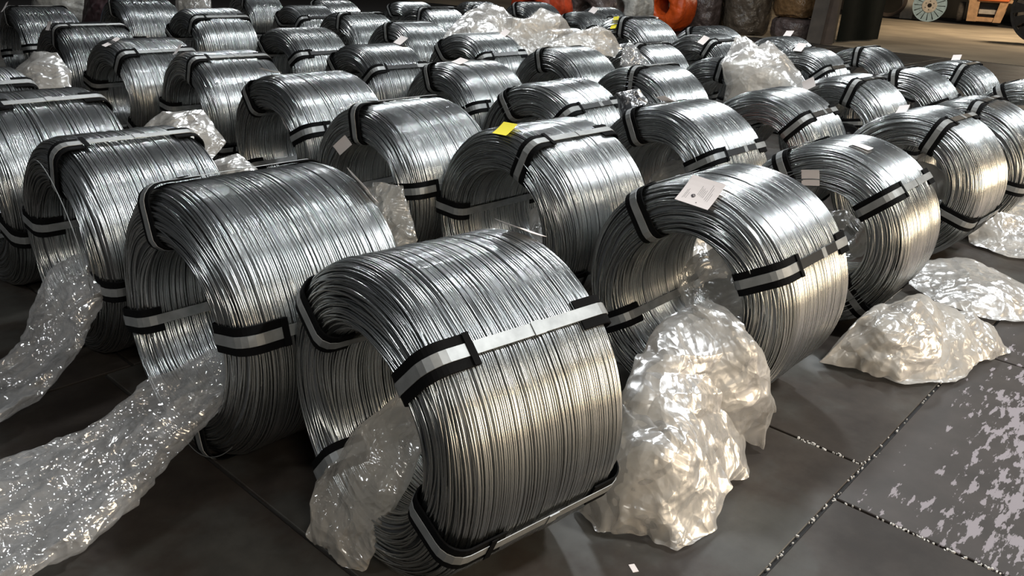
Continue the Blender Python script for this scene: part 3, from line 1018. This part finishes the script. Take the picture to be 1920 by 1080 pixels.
hole_film('C3', SMOKE, 'grey see-through film lining the hole of the printed-tag coil', 51, -.12, .3, .17, -.04)
hole_film('C9', MILKY, 'white film crumpled in the hole of the yellow-tagged coil', 52, -.02, .32, .15, -.07)
hole_film('C17', SMOKE, 'brown-grey film bulging in the hole of the mid coil with a cream top tag', 53, -.20, .3, .18, -.05)
hole_film('C4', SMOKE, 'grey film inside the hole of the coil with two small tags', 54, .0, .3, .15, -.08)
hole_film('C5', MILKY, 'pale film filling the hole of the black-strapped coil', 55, -.22, .25, .18, -.04)
hole_film('C10', SMOKE, 'thin grey film in the hole of the coil with two cream tags', 56, -.1, .3, .15, -.08)

hole_film('C19', DARKF, 'dark green film in the hole of the coil with a square cream tag', 57, -.22, .2, .15, -.06)
# film draped over the middle and far coils
film_patch('plastic_sheet', [(-.85, 8.75, .80), (-.72, 8.95, .98), (-.45, 9.05, 1.15), (-.25, 9.05, 1.12), (-.05, 8.95, .95), (.15, 9.05, 1.14), (.38, 9.1, 1.05),
                             (.52, 9.2, .88), (.30, 8.95, .75), (.02, 8.75, .62), (-.30, 8.65, .62), (-.65, 8.65, .7)],
           (-.15, 8.95, .86), (0, -.12, .05), MILKY, 'big heap of milky film piled on the far coils at top centre', 'plastic sheet',
           seed=61, amp=.035, scale=.55, dec=.5, nr=70, nt=240)
film_patch('plastic_sheet', [(.20, 8.05, .88), (.45, 8.15, .97), (.70, 8.2, 1.04), (.82, 8.2, 1.0), (.95, 8.3, .84), (.88, 8.2, .76), (.55, 8.05, .82), (.30, 7.98, .82)],
           (.60, 8.15, .91), (0, -.02, .03), MILKY, 'small triangular piece of film lying behind the coil crown below the big heap', 'plastic sheet',
           seed=62, amp=.012, scale=.25, nr=40, nt=140)
film_patch('plastic_sheet', [(1.66, 7.10, .86), (1.78, 7.22, 1.06), (1.86, 7.25, 1.08), (1.96, 7.15, 1.02), (2.06, 7.20, 1.06), (2.2, 7.15, .96), (2.3, 7.0, .84), (2.42, 6.95, .66),
                             (2.45, 6.85, .50), (2.2, 6.85, .42), (1.95, 6.9, .42), (1.70, 7.0, .45), (1.72, 7.05, .68)],
           (2.0, 6.98, .74), (-.03, -.10, .06), MILKY, 'tall peaked sheet of film draped between the coils right of centre', 'plastic sheet',
           seed=63, amp=.03, scale=.55, dec=.5, nr=80, nt=260)
film_patch('plastic_sheet', [(.94, 8.12, .84), (1.00, 8.15, .93), (1.08, 8.14, .86), (1.20, 8.1, .72), (1.05, 8.05, .66), (.92, 8.08, .70)],
           (1.04, 8.08, .78), (0, -.05, 0), CLEAR, 'wisp of clear film hanging on a far coil', 'plastic sheet', seed=64, amp=.012, scale=.2, nr=30, nt=90)
film_patch('plastic_bag', [(-3.75, 6.05, .45), (-3.80, 6.15, .62), (-3.66, 6.25, .78), (-3.50, 6.25, .78), (-3.36, 6.15, .66), (-3.30, 6.0, .42), (-3.5, 5.9, .35)],
           (-3.55, 6.1, .58), (0, -.12, .02), MILKY, 'round pinkish film bag behind the big left-edge coil', 'plastic bag', seed=65, amp=.014, scale=.25, nr=40, nt=140)
film_patch('plastic_sheet', [(-2.28, 4.65, .50), (-2.12, 4.80, .66), (-1.88, 4.82, .68), (-1.72, 4.72, .52), (-1.80, 4.55, .40), (-2.1, 4.5, .40)],
           (-2.0, 4.65, .54), (0, -.04, .03), MILKY, 'milky film wedged behind the dark-faced coil', 'plastic sheet', seed=66, amp=.014, scale=.2, nr=40, nt=140)
film_patch('plastic_sheet', [(-.66, 3.62, .62), (-.52, 3.58, .62), (-.44, 3.50, .40), (-.50, 3.42, .15), (-.68, 3.46, .2), (-.72, 3.55, .42)],
           (-.58, 3.52, .42), (0, -.05, 0), SMOKE, 'thin grey film between the wide coil and the coil with two cream tags', 'plastic sheet', seed=67, amp=.012, scale=.2, nr=36, nt=120)
film_patch('plastic_sheet', [(-1.74, 4.5, .45), (-1.6, 4.55, .50), (-1.44, 4.45, .42), (-1.45, 4.3, .30), (-1.6, 4.3, .3)],
           (-1.58, 4.42, .40), (0, -.03, .02), MILKY, 'small milky film between the dark-faced coil and the folded-tag coil', 'plastic sheet', seed=68, amp=.01, scale=.2, nr=30, nt=90)
film_patch('plastic_sheet', [(.55, 4.88, .90), (.68, 4.88, .93), (.74, 4.86, .86), (.70, 4.82, .72), (.60, 4.82, .70)],
           (.64, 4.83, .82), (0, -.03, 0), DARKF, 'scrap of dark grey film behind the loosely wound coil', 'plastic sheet', seed=69, amp=.01, scale=.15, nr=30, nt=90)
film_patch('plastic_sheet', [(1.30, 5.22, .48), (1.42, 5.28, .56), (1.52, 5.20, .50), (1.50, 5.12, .34), (1.36, 5.1, .28)],
           (1.42, 5.16, .43), (0, -.04, 0), REDF, 'scrap of red plastic wrap by the hole of a mid coil', 'plastic sheet', seed=70, amp=.016, scale=.12, nr=30, nt=90)
film_patch('plastic_sheet', [(.62, 3.85, .30), (.82, 4.0, .42), (.98, 4.05, .45), (1.1, 4.05, .35), (1.1, 3.9, .15), (.85, 3.8, .12)],
           (.88, 3.9, .32), (0, -.04, 0), MILKY, 'pale film lying behind the printed-tag coil, below the brown-grey one', 'plastic sheet', seed=71, amp=.014, scale=.2, nr=36, nt=120)
film_patch('plastic_sheet', [(-5.5, 13.2, .3), (-5.4, 13.3, .95), (-4.95, 13.4, .95), (-4.85, 13.2, .35)],
           (-5.15, 13.2, .62), (0, -.1, 0), SMOKE, 'pinkish film at the top edge between two bright coils', 'plastic sheet', seed=72, amp=.02, scale=.3, nr=30, nt=90)


# ------------------------------------------------------------------ wrapped bundles along the far side
def wrapped_lying(name, x, y, yaw, R, W, hole, m, label, seed):
    """a coil lying on its side like the others, fully wrapped in film"""
    rg = np.random.default_rng(seed)
    f, L = profile_fn(W, R, hole, .16, .10)
    nu, sg = 90, 110
    u = np.arange(nu) * L / nu
    s, r, a, b = f(u)
    t = np.linspace(0, 2 * PI, sg, endpoint=False)
    P = np.stack([np.repeat(s[:, None], sg, 1), -r[:, None] * np.sin(t), R + r[:, None] * np.cos(t)], -1).reshape(-1, 3)
    P = P + fold(P, rg, .5, .022)
    P[:, 2] = np.maximum(P[:, 2], .004)
    o = link(name, mesh_np(name, P, grid_faces(nu, sg, True, True), [m], True), None, (x, y, 0), (0, 0, yaw))
    return tag(o, label, 'bundle')


def wrapped_upright(name, x, y, z, R, Hh, m, label, seed, lean=0):
    rg = np.random.default_rng(seed)
    prof = [(R * .25, Hh * .86), (R * .32, Hh * .97), (R * .6, Hh), (R * .88, Hh * .96), (R, Hh * .82), (R * 1.02, Hh * .55), (R, Hh * .25), (R * .93, Hh * .06), (R * .75, 0), (R * .2, 0)]
    nu, sg = 80, 110
    pr = np.array(prof); tt = np.linspace(0, len(pr) - 1, nu)
    r = np.interp(tt, np.arange(len(pr)), pr[:, 0]); h = np.interp(tt, np.arange(len(pr)), pr[:, 1])
    t = np.linspace(0, 2 * PI, sg, endpoint=False)
    P = np.stack([r[:, None] * np.cos(t), r[:, None] * np.sin(t), np.repeat(h[:, None], sg, 1)], -1).reshape(-1, 3)
    P = P + fold(P, rg, .5, .03)
    P[:, 2] = np.maximum(P[:, 2], .004)
    o = link(name, mesh_np(name, P, grid_faces(nu, sg, False, True), [m], True), None, (x, y, z))
    return tag(o, label, 'bundle')


wrapped_lying('wrapped_coil', 3.72, 22.6, .84, .66, .8, .22, ORANGE, 'bright orange wrapped bundle standing at the far side', 1)
wrapped_lying('wrapped_coil', .35, 19.6, .84, .58, 1.0, .22, REDF, 'red-orange wrapped bundle behind the film heap at the top edge', 2)
wrapped_lying('wrapped_coil', 2.55, 21.6, .6, .60, .8, .22, WRAPW, 'whitish wrapped bundle left of the bright orange one', 3)
wrapped_lying('wrapped_coil', 1.55, 20.6, .84, .55, .7, .2, WRAPP, 'grey-brown wrapped bundle between the red and whitish ones', 4)
wrapped_upright('wrapped_bundle', 4.75, 23.4, 0, .50, 1.25, WRAPP, 'dark wrapped bundle directly right of the orange one', 5)
wrapped_upright('wrapped_bundle', 5.95, 23.3, 0, .62, 1.35, WRAPB, 'tall rounded grey-brown wrapped bundle in the middle of the dark ones', 6)
wrapped_upright('wrapped_bundle', 7.05, 22.5, 0, .60, .52, WRAPP, 'low dusky wrapped bundle left of the wooden column', 7)
wrapped_upright('wrapped_bundle', 7.05, 22.6, .535, .58, .75, WRAPG, 'golden-brown wrapped bundle on top of the low dusky one', 8)
wrapped_upright('wrapped_bundle', 5.3, 24.6, 0, .55, 1.6, WRAPB, 'dark wrapped bundle standing behind the others', 9)
wrapped_lying('wrapped_coil', -9.3, 13.4, .84, .55, .8, .2, WRAPN, 'navy wrapped bundle in the upper left corner', 10)
wrapped_upright('wrapped_bundle', -7.75, 14.3, 0, .45, .95, WRAPW, 'whitish bundle at the top left edge', 11)
film_patch('tarpaulin', [(-7.2, 13.6, .05), (-7.2, 14.1, 1.0), (-6.4, 14.1, 1.15), (-5.8, 13.9, 1.0), (-5.7, 13.5, .05), (-6.4, 13.2, .02)],
           (-6.5, 13.7, .7), (0, -.1, .1), MAROON, 'dark maroon cloth cover at the top edge left', 'tarpaulin', seed=77, amp=.04, scale=.5, nr=50, nt=160)

# column with boards, dark green curtain
colm = MB()
Tc = Matrix.Translation((7.62, 21.75, 0)) @ Matrix.Rotation(PHI, 4, 'Z')
colm.box(-.16, .16, -.19, -.165, 0, 7).box(-.16, .16, .165, .19, 0, 7).box(-.012, .012, -.165, .165, 0, 7)
co = colm.build('column', COLUMN); co.matrix_basis = Tc
tag(co, 'steel column with dusty paint left of the dark green curtain', None, kind='structure')
for i, (dx, dy, wd, lean, m_, lb) in enumerate(((7.18, 21.30, .34, .05, COLUMN, 'pale dusty board leaning against the column'),
                                                (7.50, 21.28, .30, -.02, BOARD, 'brown board leaning against the column'))):
    b = MB().box(-wd / 2, wd / 2, -.03, .03, 0, 3.2, bev=.006).build('board', m_)
    b.location = (dx, dy, 0); b.rotation_euler = (-.06, lean, -.35)
    tag(b, lb, 'board')
# curtain: wavy cloth with thickness, on a rail
A0 = np.array([8.0, 22.0]); A1 = np.array([9.72, 23.55])
n1, n2 = 90, 14
V = []
dirv = (A1 - A0) / np.linalg.norm(A1 - A0); nv = np.array([dirv[1], -dirv[0]])
for side_ in (0, 1):
    for j in range(n2):
        z = .03 + 4.2 * j / (n2 - 1)
        for i in range(n1):
            t = i / (n1 - 1)
            p = A0 + (A1 - A0) * t + nv * (.030 * math.sin(t * 11 + .6 * math.sin(z)) * (1.1 - .1 * z) + .004 * side_)
            V.append((p[0], p[1], z))
F = [tuple(q) for q in grid_faces(n2, n1)] + [tuple(reversed([k + n1 * n2 for k in q])) for q in grid_faces(n2, n1)]
curt = bpy.data.objects.new('curtain', None); COL.objects.link(curt)
tag(curt, 'dark green curtain hanging beside the column before the sandy floor', 'curtain')
link('curtain_cloth', mesh_py('curtain_cloth', V, F, [CURT], True), curt)
rail = MB(); mid = (A0 + A1) / 2; an = math.atan2(dirv[1], dirv[0])
rail.box(-1.25, 1.25, -.03, .03, 4.2, 4.26)
ro = rail.build('rail', DIRON, curt); ro.location = (mid[0], mid[1], 0); ro.rotation_euler.z = an


# ------------------------------------------------------------------ reels, forklift on the sandy floor
def reel(x, y, R, yaw, mf, ms, label, nspoke=16, roll=0):
    o = bpy.data.objects.new('wire_reel', None); COL.objects.link(o)
    o.location = (x, y, 0); o.rotation_euler = (0, 0, yaw)
    tag(o, label, 'reel')
    for side_, xx in ((0, -.14), (1, .14)):
        T = Matrix.Translation((xx, 0, R))
        fl = MB()
        fl.lathe([(R, -.025), (R, .025), (R * .93, .035), (R * .93, -.02)], 48, 'X', T, closed=True)
        fo = fl.build('flange_rim', mf, o, smooth=False)
        for k in range(nspoke):
            a = 2 * PI * (k + .5) / nspoke + roll
            Tk = T @ Matrix.Rotation(a, 4, 'X')
            hw0, hw1 = R * .065, R * .155
            q = MB()
            n0 = 0
            q.v = [tuple(Tk @ Vector(p)) for p in [(-.015, -hw0, R * .40), (-.015, hw0, R * .40), (-.015, hw1, R * .94), (-.015, -hw1, R * .94),
                                                   (.015, -hw0, R * .40), (.015, hw0, R * .40), (.015, hw1, R * .94), (.015, -hw1, R * .94)]]
            q.f = [(0, 1, 2, 3), (7, 6, 5, 4), (0, 4, 5, 1), (1, 5, 6, 2), (2, 6, 7, 3), (3, 7, 4, 0)]
            q.build('spoke', mf, o)
        hb = MB().lathe([(R * .13, -.035), (R * .13, .035), (R * .44, .03), (R * .44, -.035)], 40, 'X', T, closed=True)
        h = hb.build('hub_plate', ms, o)
        for k in range(6):
            a = 2 * PI * k / 6
            c = T @ Matrix.Rotation(a, 4, 'X')
            MB().box(-.038, -.036, -R * .035, R * .035, R * .24, R * .29, T=c).build('hole_shade_plate', DIRON, h)  # thin dark plates on the hub stand for the shade in its holes
    T = Matrix.Translation((0, 0, R))
    MB().lathe([(R * .34, -.14), (R * .34, .14)], 32, 'X', T).build('drum', DIRON, o, smooth=True)
    return o


reel(16.75, 36.2, .64, 1.1, BLUE, GREYE, 'pale blue spoked wire reel standing at the back of the sandy floor')
reel(15.2, 25.3, .98, .95, DIRON, DIRON, 'dark wire reel cut by the right picture edge on the sandy floor', 14)

# half-seen ring and slab left of the reel
ho = bpy.data.objects.new('hoop_stand', None); COL.objects.link(ho); ho.location = (16.1, 38.0, 0); ho.rotation_euler.z = -.45
tag(ho, 'brown hoop leaning on a grey slab at the back, left of the pale blue reel', 'reel')
Tq = Matrix.Translation((-.25, 0, .72)) @ Matrix.Rotation(PI / 2 - .2, 4, 'X')
MB().lathe([(.55, -.02), (.70, -.02), (.70, .02), (.55, .02)], 36, 'Z', Tq, closed=True).build('hoop', BOARD, ho)
MB().box(.25, .75, .05, .18, 0, 2.0, bev=.01).build('slab', GREYE, ho)

fk = bpy.data.objects.new('forklift', None); COL.objects.link(fk)
fk.location = (19.1, 36.1, 0); fk.rotation_euler = (0, 0, -.49)
tag(fk, 'faded orange forklift rear standing at the top right', 'forklift')
body = MB()
# slanted side posts and cross bars leave two openings
body.prism([(-.66, .12), (-.30, .12), (-.34, 1.9), (-.78, 1.9)], -.50, -.10)
body.prism([(.30, .12), (.56, .12), (.92, 1.9), (.56, 1.9)], -.50, -.10)
body.box(-.74, .86, -.46, -.05, .88, 1.02, bev=.02).box(-.62, .60, -.42, -.05, .12, .30, bev=.02)
body.prism([(-.60, .10), (.60, .10), (.95, 1.9), (-.75, 1.9)], .02, .5)
body.build('counterweight', PEACH, fk)
MB().box(-.33, .45, -.055, .018, .30, .88).box(-.33, .60, -.055, .018, 1.02, 1.9).build('recess_shade_panel', DIRON, fk)  # dark panels behind the openings stand for the shade inside
MB().box(-.28, .38, -.30, -.06, .42, .60, bev=.01).build('grille_bar', GREYE, fk)
MB().box(-.44, -.30, -.60, -.48, 1.0, 1.5, bev=.03).box(.62, .76, -.60, -.48, 1.0, 1.5, bev=.03).box(-.40, .72, -.60, -.50, .94, 1.04, bev=.03).build('guard_loop', VORANGE, fk)
for xx in (-.95, 1.25):
    T = Matrix.Translation((xx, .25, .42))
    wh = MB().lathe([(.18, -.12), (.40, -.12), (.42, -.08), (.42, .08), (.40, .12), (.18, .12)], 28, 'X', T, closed=True).build('tyre', RUBBER, fk, smooth=False)
    MB().lathe([(.02, -.08), (.18, -.10), (.18, .10), (.02, .08)], 20, 'X', T, closed=True).build('wheel_disc', PEACH, wh)
MB().box(.95, 2.0, .5, 1.4, .3, 1.7, bev=.05).build('chassis', DIRON, fk)
